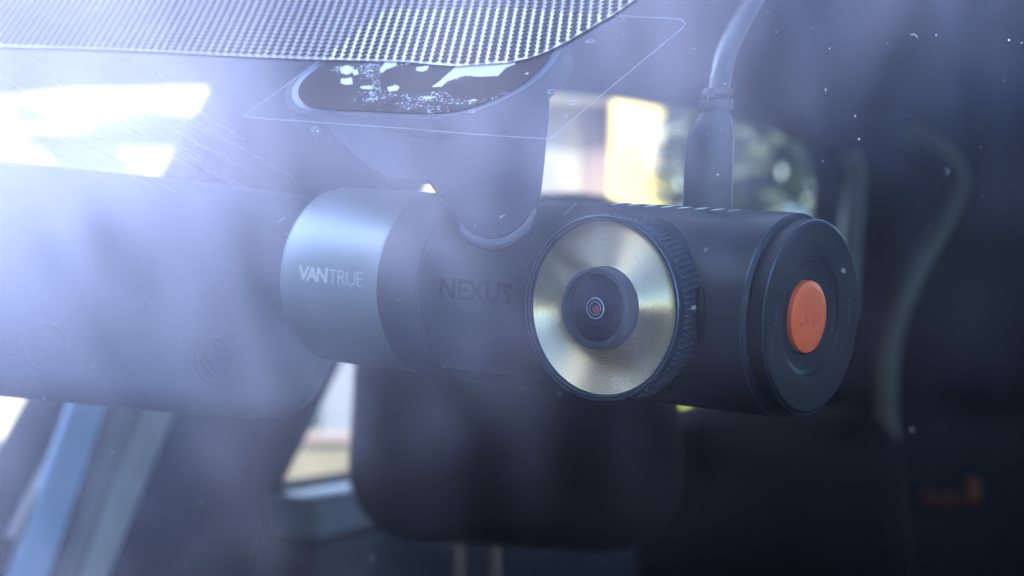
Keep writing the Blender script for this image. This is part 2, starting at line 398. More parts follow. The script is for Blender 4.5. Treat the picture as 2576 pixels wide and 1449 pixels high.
# barrel, dome
barrel = obj('lens_barrel', lathe([(.0290, .0095), (.0300, .0093), (.0330, .0092), (.0336, .0091), (.0338, .0089), (.0338, .0080), (.0334, .0078), (.0318, .0077)], fl, 120), M_lensring, ring)
dome = []
for k in range(18):
    a = (k / 17) * math.radians(52); rs = .0078 / math.sin(math.radians(52))
    dome.append((.0319 + rs * (math.cos(a) - math.cos(math.radians(52))) * .62, rs * math.sin(a)))
obj('front_glass', lathe(dome[::-1], fl, 96), M_lensglass, barrel)
hd = dome[0][0]
def ringat(r, w, h, name, m, dx=0.0006):
    bm = bmesh.new(); tube(bm, [fl(h, 0, 0) + Vector((r * math.cos(a) + dx, 0, r * math.sin(a))) for a in [2 * math.pi * i / 48 for i in range(48)]], w, 6, closed=True)
    return obj(name, bm, m, barrel)
ringat(.0023, .00013, hd - .00012, 'inner_lens_ring', M_lensin); ringat(.0015, .00006, hd - .00003, 'inner_lens_ring', M_lensin)
obj('lens_core', xf(lathe([(hd + .0000, .0009), (hd + .00008, .0006), (hd + .0001, 0)], fl, 32), Matrix.Translation((.0008, 0, -.0003))), M_lensred, barrel)
# dark side switch right of the bezel
bm = bmesh.new(); pts = []
for j in range(9):
    xx, ph = surf(1764, 722 + 136 * j / 8); pts.append(cyl(xx, ph, R + .0000))
tube(bm, pts, [.0006] + [.0011] * 7 + [.0006], 10); obj('side_switch', bm, M_gloss, body)

# ------------------------------------------------------------------ mounting bracket (in world space, carried by the camera)
def world_child(o, parent):
    o.parent = parent; root = parent
    M = Matrix.Identity(4)
    if parent is dash: o.matrix_parent_inverse = DI
    return o
OFF = .0046
def outline(pts, n=5): return [p for p in spline([(a, b, 0) for a, b in pts] , n)]
mount_out = [(1385, 205), (1380, 300), (1371, 400), (1361, 492), (1352, 530), (1333, 572), (1300, 602), (1262, 618), (1225, 618), (1190, 604), (1163, 578), (1148, 556), (1118, 512), (1088, 474), (1075, 452), (1020, 450), (965, 446), (925, 420), (880, 375), (838, 335), (812, 300), (830, 270)]
dense = []
for (a, b), (c, d) in zip(mount_out, mount_out[1:] + mount_out[:1]):
    for k in range(3): dense.append((a + (c - a) * k / 3, b + (d - b) * k / 3))
def slab(pts, dfun, thick, bev=.0012):
    """a solid whose front face follows dfun(px, py)"""
    bm = bmesh.new(); n = len(pts)
    cxp = sum(p[0] for p in pts) / n; cyp = sum(p[1] for p in pts) / n
    def ringp(off, shr):
        o = []
        for p in pts:
            q = W(p[0], p[1], dfun(*p)); c = W(cxp, cyp, dfun(*p)); v = (c - q); v.normalize()
            o.append(bm.verts.new(q + v * shr + Vector((0, off, 0))))
        return o
    rs = [ringp(0, bev), ringp(bev * .3, bev * .3), ringp(bev, 0), ringp(thick, 0)]
    for a, b in zip(rs, rs[1:]):
        for i in range(n): bm.faces.new((a[i], a[(i + 1) % n], b[(i + 1) % n], b[i]))
    for rr_, fl_ in ((rs[0], 1), (rs[-1], 0)):
        f = bm.faces.new(rr_ if fl_ else rr_[::-1]); bmesh.ops.triangulate(bm, faces=[f])
    bmesh.ops.recalc_face_normals(bm, faces=bm.faces); return bm
def mdepth(px, py): return .457 + (620 - py) * .00009 + (1288 - px) * .00002
mount = world_child(obj('mounting_bracket', slab(dense, mdepth, .022, .0022), M_mount), dash)
mount['label'] = 'dark tapering bracket between the glass and the barrel'
bm = bmesh.new()
lip = spline([W(a, b, .4565) for a, b in [(1158, 566), (1170, 588), (1198, 606), (1235, 615), (1275, 608), (1308, 588), (1332, 560), (1346, 525)]], 6)
tube(bm, lip, [.0002 + .0011 * math.sin(math.pi * min(1, (k + 1) / len(lip))) ** .5 for k in range(len(lip))], 10)
world_child(obj('lip_highlight', bm, M_rimlip), mount)  # paler tube put along the rounded edge as its highlight
world_child(obj('side_knob', lathe([(-.0016, 0), (-.0012, .0012), (0, .0017), (.0012, .0012), (.0016, 0)], lambda h, r, a: W(796, 332, .5) + Vector((r * math.cos(a), r * math.sin(a), h)), 20), M_rimlip), mount)
# base plate and rim on the glass
oval = [(835, 147), (790, 177), (760, 205), (750, 230), (757, 251), (782, 268), (830, 274), (900, 278), (1000, 283), (1080, 285), (1150, 278), (1210, 262), (1270, 236), (1320, 207), (1360, 172), (1386, 138), (1380, 100), (1200, 85), (1000, 85), (900, 105)]
def gpoly(pts, off, grow=0., n=5, thick=.0):
    q = [p for p in spline([Vector((a, b, 0)) for a, b in pts + pts[:1]], n)][:-1]
    P = [G(p.x, p.y, off) for p in q]
    if grow:
        c = sum(P, Vector()) / len(P); out_ = []
        for i, p in enumerate(P):
            t = (P[(i + 1) % len(P)] - P[i - 1]).normalized(); nn = t.cross(GN)
            if nn.dot(p - c) < 0: nn = -nn
            out_.append(p + nn * grow)
        P = out_
    return P
def flat(P, thick=0.):
    bm = bmesh.new(); vs_ = [bm.verts.new(p) for p in P]; f = bm.faces.new(vs_)
    if thick:
        vb = [bm.verts.new(p - GN * thick) for p in P]; n = len(P)
        for i in range(n): bm.faces.new((vs_[i], vs_[(i + 1) % n], vb[(i + 1) % n], vb[i]))
        bm.faces.new(vb[::-1])
    bmesh.ops.recalc_face_normals(bm, faces=bm.faces); bmesh.ops.triangulate(bm, faces=bm.faces[:]); return bm
world_child(obj('base_plate', flat(gpoly(oval, .0062, .0036), .006), M_mount, smooth=False), mount)
world_child(obj('base_rim', flat(gpoly(oval, .0057, .0017), .0012), M_rim, smooth=False), mount)
# adhesive pad: dark, with sky reflection painted pale where it has lifted
def pad_mat():
    m = mat('adhesive_pad', (.085, .055, .085), .4, spec=.05); t = m.node_tree; b = t.nodes['Principled BSDF']
    tcn = t.nodes.new('ShaderNodeTexCoord'); mp = t.nodes.new('ShaderNodeMapping'); mp.inputs['Rotation'].default_value = (0, 0, .2); mp.inputs['Scale'].default_value = (1, .5, 2.2)
    t.links.new(tcn.outputs['Object'], mp.inputs[0])
    n = t.nodes.new('ShaderNodeTexNoise'); n.inputs['Scale'].default_value = 1500; n.inputs['Detail'].default_value = 5; n.inputs['Distortion'].default_value = .6
    n2 = t.nodes.new('ShaderNodeTexNoise'); n2.inputs['Scale'].default_value = 75; n2.inputs['Detail'].default_value = 2
    t.links.new(mp.outputs[0], n.inputs['Vector']); t.links.new(mp.outputs[0], n2.inputs['Vector'])
    ad = t.nodes.new('ShaderNodeMath'); ad.operation = 'MULTIPLY'; t.links.new(n.outputs['Fac'], ad.inputs[0]); t.links.new(n2.outputs['Fac'], ad.inputs[1])
    r = t.nodes.new('ShaderNodeMapRange'); r.inputs['From Min'].default_value = .368; r.inputs['From Max'].default_value = .38; t.links.new(ad.outputs[0], r.inputs['Value'])
    mx = t.nodes.new('ShaderNodeMixRGB'); mx.inputs[1].default_value = (.030, .015, .022, 1); mx.inputs[2].default_value = (.72, .78, .9, 1)
    t.links.new(r.outputs[0], mx.inputs[0]); t.links.new(mx.outputs[0], b.inputs['Base Color']); return m
pad = world_child(obj('adhesive_pad', flat(gpoly(oval, .00375)), pad_mat(), smooth=False), mount)
def c2(x, y): return ((1100 + x / 1.509) * .6389, y / 1.509 * .6389)
patches = [[(360, 405), (400, 388), (440, 400), (426, 432), (400, 446), (365, 430)], [(432, 415), (462, 412), (470, 440), (450, 448), (435, 435)],
           [(365, 470), (430, 462), (437, 500), (395, 504), (365, 495)], [(478, 516), (510, 509), (560, 519), (540, 529), (490, 530)],
           [(640, 520), (690, 503), (715, 515), (700, 541), (650, 545)], [(630, 362), (705, 362), (690, 393), (640, 410), (602, 436), (595, 418)],
           [(815, 400), (890, 388), (880, 415), (845, 427), (812, 418)],
           [(1065, 385), (1230, 380), (1410, 345), (1400, 385), (1350, 400), (1300, 452), (1200, 455), (1090, 450), (1000, 483), (960, 517), (905, 517), (960, 475), (1010, 430)],
           [(1115, 597), (1165, 589), (1172, 598), (1140, 603)], [(1450, 440), (1480, 430), (1478, 441)], [(850, 575), (915, 572), (930, 582), (870, 592)]]
bm = bmesh.new(); rnd = random.Random(3)
for pp in patches:
    q = []
    for (a, b), (c, d) in zip(pp, pp[1:] + pp[:1]):
        for k in range(5):
            t = k / 5; j = 0 if k == 0 else 2.5
            q.append((a + (c - a) * t + rnd.uniform(-j, j), b + (d - b) * t + rnd.uniform(-j, j)))
    f = bm.faces.new([bm.verts.new(G(*c2(*p), .00368)) for p in q]); bmesh.ops.triangulate(bm, faces=[f])
world_child(obj('lifted_sheen_patches', bm, mat('lifted_adhesive_sheen', (.55, .60, .70), .35, metal=.3, var=.1, vscale=300), smooth=False), pad)

# ------------------------------------------------------------------ car: windscreen and its dotted band
car = thing('car', 'parked car seen through its windscreen, dotted band along the glass top and dark cabin', 'car')
def gquad(u0, u1, v0, v1, off, thick=0., nu=1):
    return flat([gpt(u0, v0, off), gpt(u1, v0, off), gpt(u1, v1, off), gpt(u0, v1, off)], thick)
bm = bmesh.new()
P = [(-.62, -.50), (.72, -.50), (.60, .13), (-.50, .13)]
f1 = bm.faces.new([bm.verts.new(gpt(u, v, 0)) for u, v in P]); f2 = bm.faces.new([bm.verts.new(gpt(u, v, .0039)) for u, v in P][::-1])
for f in (f1, f2):
    pass
bm.normal_update()
if f1.normal.dot(GN) < 0: f1.normal_flip()
if f2.normal.dot(GN) < 0: f2.normal_flip()
f2.material_index = 1
screen = obj('windscreen', bm, [M_glass, M_inner_glass], car, smooth=False)

edge_px = [(-300, 112), (0, 117), (192, 121.5), (383, 129), (639, 142), (808, 149), (1022, 155.5), (1086, 162), (1150, 167), (1214, 162), (1278, 158), (1330, 147), (1374, 131), (1420, 108), (1463, 83), (1505, 58), (1546, 35), (1600, -4), (1680, -60), (1800, -160)]
edge = sorted(guv(G(a, b, .0035)) for a, b in edge_px)
def vb(u):
    if u <= edge[0][0]: return edge[0][1]
    for (a, b), (c, d) in zip(edge, edge[1:]):
        if a <= u <= c: return b + (d - b) * (u - a) / (c - a)
    return edge[-1][1]
us = [edge[0][0] + (edge[-1][0] - edge[0][0]) * k / 240 for k in range(241)]
VT = .12
def strip(uv_fun, off):
    bm = bmesh.new(); prev = None
    for u in us:
        lo = uv_fun(u)
        if lo is None or lo[0] >= lo[1]: prev = None; continue
        cur = (bm.verts.new(gpt(u, lo[0], off)), bm.verts.new(gpt(u, lo[1], off)))
        if prev: bm.faces.new((prev[0], cur[0], cur[1], prev[1]))
        prev = cur
    bmesh.ops.recalc_face_normals(bm, faces=bm.faces); return bm
M_frit = mat('lavender_ceramic_print', (.80, .78, .92), .45, metal=.35, spec=.5, var=.03, vscale=40)
M_fritw = mat('wetted_sheen_print', (.95, .96, .98), .38, metal=.5, var=.03, vscale=40)  # wetted under the film; its brighter reflection is put into paler colour
M_dot = mat('brown_ceramic_dots', (.024, .012, .016), .6, spec=.06)
band = obj('dotted_band', strip(lambda u: (vb(u), max(VT, vb(u) + .0001)), .0036), M_frit, screen, smooth=False)
# the film's outline, in the plane of the glass
film_px = [(612, 293), (640, 272), (808, 150), (968, 25), (1300, 22), (1560, 40), (1712, 48), (1723, 58), (1715, 72), (1560, 200), (1400, 335), (1386, 347), (1370, 349), (1200, 338), (1000, 322), (800, 308), (625, 295)]
film_uv = [guv(G(a, b, .0035)) for a, b in film_px]
def film_range(u):
    ys = []
    for (a, b), (c, d) in zip(film_uv, film_uv[1:] + film_uv[:1]):
        if (a <= u < c) or (c <= u < a): ys.append(b + (d - b) * (u - a) / (c - a))
    return (min(ys), max(ys)) if len(ys) >= 2 else None
def wet(u):
    r_ = film_range(u)
    return None if r_ is None else (max(r_[0], vb(u)), r_[1])
obj('wetted_sheen_band', strip(wet, .0034), M_fritw, screen, smooth=False)
# dots: staggered rows, each row stepped along the glass
pitch = (guv(G(1405.5 + 12.1, 64.4))[0] - guv(G(1405.5 - 12.1, 63.6))[0]); print('pitch', pitch)
bu, bv = [q - w for q, w in zip(guv(G(1405.5 + 1.47, 64 - 10.1)), guv(G(1405.5, 64)))]
bm = bmesh.new(); rdot = pitch * .372
rowh = pitch * .866; base = vb(0) + rdot * 1.45
umin, umax = guv(G(-60, 60))[0] - .03, guv(G(1640, 20))[0] + .05
nrow = int((VT - base + .06) / rowh)
for j in range(-12, 60):
    v = base + j * bv
    if v > .115: break
    nU = int((umax - umin) / pitch) + 90
    for i in range(nU):
        u = umin + (i - 60) * pitch + j * bu
        if v + rdot < vb(u) + .0002: continue
        ppx = proj(gpt(u, v))
        if ppx[0] < -80 or ppx[1] < -60 or ppx[0] > 1720: continue
        vsn = []; ok = 0
        for k in range(16):
            a = 2 * math.pi * k / 16; uu = u + rdot * math.cos(a); vv = v + rdot * math.sin(a); lim = vb(uu) + .0006
            if vv < lim: vv = lim
            else: ok += 1
            vsn.append((uu, vv))
        if ok < 4: continue
        try: bm.faces.new([bm.verts.new(gpt(a, b, .0032)) for a, b in vsn])
        except ValueError: pass
for f in bm.faces:
    f.normal_update()
    if f.normal.dot(GN) < 0: f.normal_flip()
obj('dot_pattern', bm, M_dot, screen, smooth=False)

# specks of dust, fibres and fine scratches on the glass
M_dust = mat('pale_dust', (.9, .92, .96), .4, metal=.85)
bm = bmesh.new(); rnd = random.Random(11)
spots = [(2355, 88), (2538, 101), (2570, 108), (2151, 292), (2161, 350), (2087, 122), (757, 555), (935, 1404), (283, 1140), (109, 1003), (1745, 775), (2243, 860), (300, 180), (1485, 42), (1568, 47), (2380, 425), (800, 330), (620, 355)]
for k in range(70):
    spots.append((rnd.uniform(0, 2576) ** 1.0, rnd.uniform(0, 1449) * rnd.uniform(.3, 1)))
for k, (a, b) in enumerate(spots):
    r_ = rnd.uniform(.00010, .00024) if k < 18 else rnd.uniform(.00004, .00011)
    p = G(a, b, -.0002)
    m4 = Matrix.Translation(p) @ Matrix.Rotation(rnd.uniform(0, 6), 4, GN) @ Matrix.Diagonal((rnd.uniform(1, 1.8), 1, .6, 1))
    bmesh.ops.create_icosphere(bm, subdivisions=1, radius=r_, matrix=m4)
for a, b, c, d, e, f in [(2290, 88, 2300, 86, 2308, 94), (2075, 230, 2078, 226, 2076, 222), (2380, 440, 2386, 432, 2388, 426), (1258, 548, 1262, 544, 1270, 541), (700, 560, 708, 552, 720, 546), (1772, 632, 1776, 628, 1779, 622), (2120, 676, 2123, 682, 2122, 686)]:
    tube(bm, spline([G(a, b, -.0002), G(c, d, -.0002), G(e, f, -.0002)], 4), .00004, 5)
sp = obj('dust_specks', bm, M_dust, screen); struct(sp, 'stuff')
bm = bmesh.new()
for k in range(26):
    x = rnd.uniform(-60, 430); y = rnd.uniform(130, 360); ln = rnd.uniform(40, 330); s = rnd.uniform(.52, .6)
    tube(bm, [G(x + ln * t, y + ln * s * t + 3 * math.sin(t * 3), -.0001) for t in (0, .25, .5, .75, 1)], [.000008, .00003, .000035, .00002, .000008], 4)
struct(obj('fine_scratches', bm, M_dust, screen), 'stuff')

# ------------------------------------------------------------------ clear film stuck on the glass
film = thing('clear_film', 'clear film stuck on the glass over the dotted band and bracket base', 'plastic film')
obj('film_sheet', flat([G(a, b, .0043) for a, b in film_px]), M_film, film, smooth=False)
bm = bmesh.new(); tube(bm, [G(a, b, .0042) for a, b in film_px], .00007, 5, closed=True)
obj('film_edge', bm, mat('film_edge_plastic', (.70, .76, .86), .3), film)
for (a, b, s) in [(1486, 103, 1), (1388, 230, 1.1), (1440, 258, 1.2), (933, 270, .9), (1188, 280, .8), (1424, 291, .5)]:
    bm = bmesh.new(); c = G(a, b, .0042)
    tube(bm, [c + (GU * math.cos(t) + GV * math.sin(t)) * .0009 * s for t in [2 * math.pi * i / 20 for i in range(20)]], .00007, 6, closed=True)
    obj('air_bubble', bm, mat('bubble_edge', (.6, .68, .8), .2), film)

# ------------------------------------------------------------------ power cable
DP = .478
cable = thing('power_cable', 'thick black cable with moulded plug standing in the top of the dash camera', 'cable', mw=Matrix.Translation(W(1781, 520, DP)))
CI = cable.matrix_world.inverted()
k_ = DP / F
def axisp(px, py): return W(px, py, DP)
def lathe_path(prof, sx=1., segs=48):
    """prof = [(px, py, half width in px)] : rings stacked upwards"""
    bm = bmesh.new(); rings = []
    for a, b, r in prof:
        c = axisp(a, b); rings.append([bm.verts.new(c + Vector((math.cos(t), math.sin(t) * sx, 0)) * r * k_) for t in [2 * math.pi * i / segs for i in range(segs)]])
    for a, b in zip(rings, rings[1:]):
        for i in range(segs): bm.faces.new((a[i], a[(i + 1) % segs], b[(i + 1) % segs], b[i]))
    bm.faces.new(rings[0][::-1]); bm.faces.new(rings[-1]); bmesh.ops.recalc_face_normals(bm, faces=bm.faces); return bm
plug = obj('plug', xf(lathe_path([(1778, 560, 63), (1780, 500, 63), (1783, 420, 62), (1787, 350, 60), (1789, 335, 58), (1792, 318, 53), (1796, 302, 46), (1799, 292, 41), (1800, 286, 38)], .62), CI), M_cable, cable)
obj('neck', xf(lathe_path([(1800, 292, 34), (1801, 272, 34)], .7), CI), M_cable, cable)
sr = obj('strain_relief', xf(lathe_path([(1800, 277, 39), (1800, 275, 42), (1801, 262, 43), (1803, 252, 41)], .75), CI), M_cable, cable)
obj('relief_core', xf(lathe_path([(1803, 256, 30), (1804, 236, 30)], .7), CI), M_gloss, cable)
obj('relief_ring', xf(lathe_path([(1804, 241, 37), (1804, 239, 39), (1806, 226, 39), (1806, 223, 37)], .75), CI), M_cable, cable)
b2 = rbox((17 * k_, .006, 16 * k_), .0003, 2)
obj('relief_web', xf(xf(b2, Matrix.Translation(W(1785, 246, DP) - Vector((0, .0022, 0)))), CI), M_cable, cable)
bm = bmesh.new(); pth = spline([W(1806, 240, DP), W(1811, 200, DP + .003), W(1824, 140, DP + .012), W(1850, 80, DP + .03), W(1884, 20, DP + .05), W(1925, -50, DP + .075), W(1990, -140, DP + .11)], 8)
tube(bm, pth, 28.5 * k_, 20); obj('cord', xf(bm, CI), M_cable, cable)

# ------------------------------------------------------------------ interior mirror
MA, MB = W(-600, 700, .50), W(860, 740, .585)
mu = (MB - MA); mu.z = 0; mu.normalize(); mn = Vector((mu.y, -mu.x, 0)); 
if mn.y > 0: mn = -mn
MO = W(430, 720, .56)
def mp2(px, py):
    """(along, up) on the mirror's plane"""
    r_ = ray(px, py); t = (MO - CAM).dot(mn) / r_.dot(mn); p = CAM + r_ * t - MO
    return p.dot(mu), p.z
MM = Matrix.Identity(4)
for i in range(3): MM[i][0], MM[i][1], MM[i][2], MM[i][3] = mu[i], (0, 0, 1)[i], mn[i], MO[i]
mir_px = [(-700, 330), (-300, 366), (0, 398), (300, 430), (500, 450), (700, 472), (790, 490), (835, 530), (860, 600), (872, 700), (872, 800), (862, 880), (845, 940), (815, 995), (780, 1035), (740, 1056), (650, 1056), (450, 1041), (250, 1022), (0, 998), (-350, 960), (-700, 925)]
loop = [mp2(a, b) for a, b in mir_px]
mirror = thing('rearview_mirror', 'pale grey back of the interior mirror beside the silver camera end', 'mirror', mw=MM)
def inset(lp, d):
    o = []
    for i, p in enumerate(lp):
        a, b = Vector(lp[i - 1]), Vector(lp[(i + 1) % len(lp)]); t = (b - a).normalized(); o.append((p[0] + t.y * d, p[1] - t.x * d))
    return o
obj('housing', xf(fill_shape(inset(loop, .008), extrude=.004, bevel=.008, res=6), Matrix.Translation((0, 0, -.011))), M_mirror, mirror, angle=50)
ZF = .0011
def mring(bm, px, py, rx, ry, w=.00035):
    c = mp2(px, py); e = mp2(px + rx, py)[0] - c[0]; g = mp2(px, py - ry)[1] - c[1]
    tube(bm, [(c[0] + e * math.cos(a), c[1] + g * math.sin(a), ZF) for a in [2 * math.pi * i / 40 for i in range(40)]], w, 6, closed=True)
def mline(bm, pts, w=.00035, closed=False):
    tube(bm, [(*mp2(a, b), ZF) for a, b in pts], w, 6, closed=closed)
bm = bmesh.new(); mring(bm, 110, 872, 52, 58); mline(bm, [(85, 845), (85, 900), (110, 902)]); mline(bm, [(85, 872), (108, 874)]); mline(bm, [(85, 845), (112, 847)])
obj('approval_mark', bm, M_mirror, mirror)
bm = bmesh.new(); mline(bm, [(30, 842), (42, 836), (42, 890)]); mline(bm, [(20, 890), (60, 893)]); obj('embossed_digit', bm, M_mirror, mirror)
bm = bmesh.new(); mring(bm, 533, 905, 44, 55)
mline(bm, [(530, 862), (502, 905), (534, 950), (566, 905)], closed=True); mline(bm, [(545, 872), (522, 905), (536, 928), (552, 905), (540, 888)])
obj('maker_emblem', bm, M_mirror, mirror)
b = text_bm('013'); c0, c1 = mp2(258, 905), mp2(312, 885)
for v in b.verts: v.co = Vector((c0[0] + v.co.x * (c1[0] - c0[0]), c0[1] + v.co.y * (c1[1] - c0[1]), -.00385 + ZF + .003))
obj('embossed_number', b, mat('mirror_lettering', (.10, .115, .16), .45), mirror, smooth=False)

# ------------------------------------------------------------------ cabin side with window openings
SD = Vector((.64, .77, 0)).normalized(); S0 = Vector((-.309, 1.2, H)); SN = Vector((SD.y, -SD.x, 0))
def side(px, py):
    r_ = ray(px, py); t = (S0 - CAM).dot(SN) / r_.dot(SN); p = CAM + r_ * t - S0
    return p.dot(SD), p.z
SM = Matrix.Identity(4)
for i in range(3): SM[i][0], SM[i][1], SM[i][2], SM[i][3] = SD[i], (0, 0, 1)[i], SN[i], S0[i]
def sidepoly(pts): return [side(a, b) for a, b in pts]
wl = [(-420, 250), (-200, 222), (0, 214), (120, 203), (240, 198), (540, 190), (572, 196), (584, 215), (576, 240), (440, 480), (120, 1020), (0, 1240), (-60, 1330), (-420, 1380)]
wr = [(1130, 214), (1350, 208), (1560, 228), (1800, 268), (1990, 320), (2060, 356), (2082, 400), (2092, 470), (2090, 560), (2060, 1030), (1860, 1062), (1500, 1110), (1200, 1160), (950, 1200), (800, 1226), (665, 1240), (650, 1215), (740, 1040), (900, 700), (1025, 452)]
sp_ = [(-.55, .33), (-.55, -.75), (2.3, -.75), (2.3, .33)]
bm = fill_shape(sp_, [sidepoly(wl), sidepoly(wr)], extrude=.014, bevel=.006, res=2)
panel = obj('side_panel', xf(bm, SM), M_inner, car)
# window seals and trim strips along the pillar
def side_tube(name, pts, r, m, parent, off=.03, segs=10):
    bm = bmesh.new(); P_ = spline([SM @ Vector((*side(a, b), off)) for a, b in pts], 6); tube(bm, P_, r, segs); return obj(name, bm, m, parent)
# pillar between the windows: pale trim, belt and stalk run down it
def strip_px(name, a, b, wpx0, wpx1, m, off, parent, th=.006, top=None):
    """a bar from a to b (pixels of its middle line), half widths in pixels"""
    P_ = [side(a[0] - wpx0, a[1]), side(a[0] + wpx0, a[1]), side(b[0] + wpx1, b[1]), side(b[0] - wpx1, b[1])]
    bm = fill_shape(P_, extrude=th / 2, bevel=.003, res=3)
    return obj(name, xf(bm, SM @ Matrix.Translation((0, 0, off))), m, parent)
strip_px('pillar_trim', (510, 560), (115, 1500), 26, 32, M_trim, .03, panel)
strip_px('pillar_edge', (380, 560), (75, 1500), 14, 16, M_rubber, .03, panel)
belt = tag(strip_px('seat_belt', (290, 560), (-45, 1500), 30, 38, M_belt, .035, None, .003), 'blue strap running down the pillar under the mirror', 'seat belt')
strip_px('pillar_rim', (150, 1010), (-20, 1330), 16, 20, M_rubber, .03, panel)
# door top below the big window: pale rounded ledge
def side_plate(name, pts, off, th, m, bev=.008):
    return obj(name, xf(fill_shape(sidepoly(pts), extrude=th / 2, bevel=bev, res=4), SM @ Matrix.Translation((0, 0, off))), m, panel)
M_ledge = mat('door_ledge_plastic', (.30, .36, .46), .4, var=.1)
side_plate('door_ledge', [(640, 1262), (960, 1215), (1300, 1170), (1300, 1200), (960, 1262), (650, 1322)], .04, .03, M_ledge)
side_plate('door_card', [(600, 1372), (800, 1320), (1100, 1290), (1400, 1250), (1400, 1600), (560, 1600)], .05, .04, mat('door_card_plastic', (.022, .03, .05), .4, var=.2))
side_tube('window_frame', [(2086, 380), (2100, 440), (2098, 520), (2088, 640), (2080, 800)], .012, M_rubber, panel, .02)
side_tube('rear_pillar_trim', [(2150, 330), (2230, 370), (2284, 420), (2290, 480), (2250, 570), (2190, 670), (2140, 780), (2115, 900), (2112, 1100), (2130, 1300), (2120, 1500)], .013, mat('rear_trim_plastic', (.17, .175, .15), .6), panel, .05)
# roof: lining inside and painted skin outside, both running back from the top edge of the glass
def roof_sheet(off, drop, thick):
    bm = bmesh.new(); rows = []
    for k in range(15):
        t = k / 14; row = []
        for i in range(21):
            p = gpt(-.62 + 1.3 * i / 20, .128, off)
            row.append(bm.verts.new(p + Vector((.30 * t * 2.6, t * 2.8, .24 * math.sin(min(1, t * 3.2) * 1.57) - drop - .05 * t + (.10 * (i - 10) / 10 * -t * 2.0 if False else 0)))))
        rows.append(row)
    for a, b in zip(rows, rows[1:]):
        for i in range(20): bm.faces.new((a[i], a[i + 1], b[i + 1], b[i]))
    g_ = bmesh.ops.extrude_face_region(bm, geom=bm.faces[:]); bmesh.ops.translate(bm, verts=[v for v in g_['geom'] if isinstance(v, bmesh.types.BMVert)], vec=(0, 0, -thick))
    bmesh.ops.recalc_face_normals(bm, faces=bm.faces); return bm
obj('roof_lining', roof_sheet(.02, .012, .006), M_lining, car)
obj('roof_skin', roof_sheet(.003, .0, .003), mat('car_paint', (.25, .28, .33), .3, coat=1.), car)
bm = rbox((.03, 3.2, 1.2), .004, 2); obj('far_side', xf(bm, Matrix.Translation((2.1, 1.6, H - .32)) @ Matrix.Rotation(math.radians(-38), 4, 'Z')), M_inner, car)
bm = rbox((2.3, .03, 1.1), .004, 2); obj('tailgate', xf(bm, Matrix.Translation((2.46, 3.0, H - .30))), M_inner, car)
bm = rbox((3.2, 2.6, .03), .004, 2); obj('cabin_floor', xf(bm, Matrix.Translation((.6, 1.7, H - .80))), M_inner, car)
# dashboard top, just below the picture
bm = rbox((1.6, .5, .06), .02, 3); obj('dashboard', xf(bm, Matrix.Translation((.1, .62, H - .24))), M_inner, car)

# ------------------------------------------------------------------ seats
def seat(name, label, px, py_top, d, w, h_head, yaw, back_w, pc=0., ps=.055):
    M = Matrix.Translation(W(px, py_top, d)) @ Matrix.Rotation(yaw, 4, 'Z')
    root = obj(name, xf(rbox((back_w, .14, .62), .06, 6, .78), M @ Matrix.Translation((0, .02, -h_head - .045 - .31))), M_seat, car)
    root['label'] = label
    obj('headrest', xf(rbox((w, .10, h_head), .045, 6, .86), M @ Matrix.Translation((0, 0, -h_head / 2))), M_seat, root)
    for s in (-1, 1):
        bm = bmesh.new(); tube(bm, [(pc + s * ps, 0, -h_head + .03), (pc + s * ps, .005, -h_head - .07)], .0065, 10); obj('headrest_post', xf(bm, M), M_metal, root)
    return root
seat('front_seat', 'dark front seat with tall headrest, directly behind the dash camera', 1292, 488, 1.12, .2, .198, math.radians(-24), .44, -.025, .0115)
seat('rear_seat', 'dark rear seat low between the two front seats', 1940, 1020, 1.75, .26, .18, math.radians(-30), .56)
oc = thing('orange_glow', 'small orange buckle painted in for a glow low on the door at the dark right corner', 'block', mw=Matrix.Translation(W(2445, 1236, 2.05)))
obj('tab', rbox((.014, .010, .026), .004, 3), M_orglow, oc)  # orange block painted in place of a blurred orange glow
obj('strap', xf(rbox((.085, .004, .014), .004, 2), Matrix.Translation((-.048, 0, -.008))), mat('dull_orange', (.09, .018, .006), .7), oc)  # dull orange strip carrying the painted glow leftwards

# ------------------------------------------------------------------ outside
bm = bmesh.new(); s = 200
for i in range(1): bm.faces.new([bm.verts.new(p) for p in ((-s, -s, 0), (s, -s, 0), (s, s, 0), (-s, s, 0))])
g = obj('ground', bm, M_road, smooth=False); struct(g)
def box_px(name, x0, y0, x1, y1, d, depth, m, parent, lift=0):
    a, b = W(x0, y0, d), W(x1, y1, d)
    bm = rbox((abs(b.x - a.x), depth, abs(a.z - b.z)), .01, 2)
    return obj(name, xf(bm, Matrix.Translation(((a.x + b.x) / 2, d + depth / 2 - lift, (a.z + b.z) / 2))), m, parent)
hA = thing('white_house', 'white rendered house with a long grey-green window, seen through the left car window', 'house')
box_px('wall', -900, 30, 600, 1500, 9.0, 4, M_wallw, hA)
box_px('window', 44, 283, 505, 345, 9.0, .1, M_winb, hA, .05)
box_px('window', 44, 320, 240, 332, 8.9, .1, M_wallw, hA, .05)
box_px('plinth', -900, 1080, 602, 1110, 9.0, .1, M_grey, hA, .06)
hB = thing('grey_garage', 'grey shuttered garage with white fascia, left of the yellow wall', 'garage')
box_px('wall', 920, 200, 1545, 1500, 9.6, 3, M_wallc, hB)
box_px('fascia', 920, 120, 1700, 262, 9.5, .2, M_wallw, hB, .12)
box_px('shutter', 1250, 264, 1462, 1300, 9.6, .1, M_grey, hB, .05)
box_px('door', 1464, 266, 1545, 1300, 9.6, .1, M_mauve, hB, .05)
hC = thing('yellow_house', 'bright yellow walled house behind the shrubs', 'house')
box_px('wall', 1546, 236, 1706, 1500, 9.2, 3, M_wally, hC)
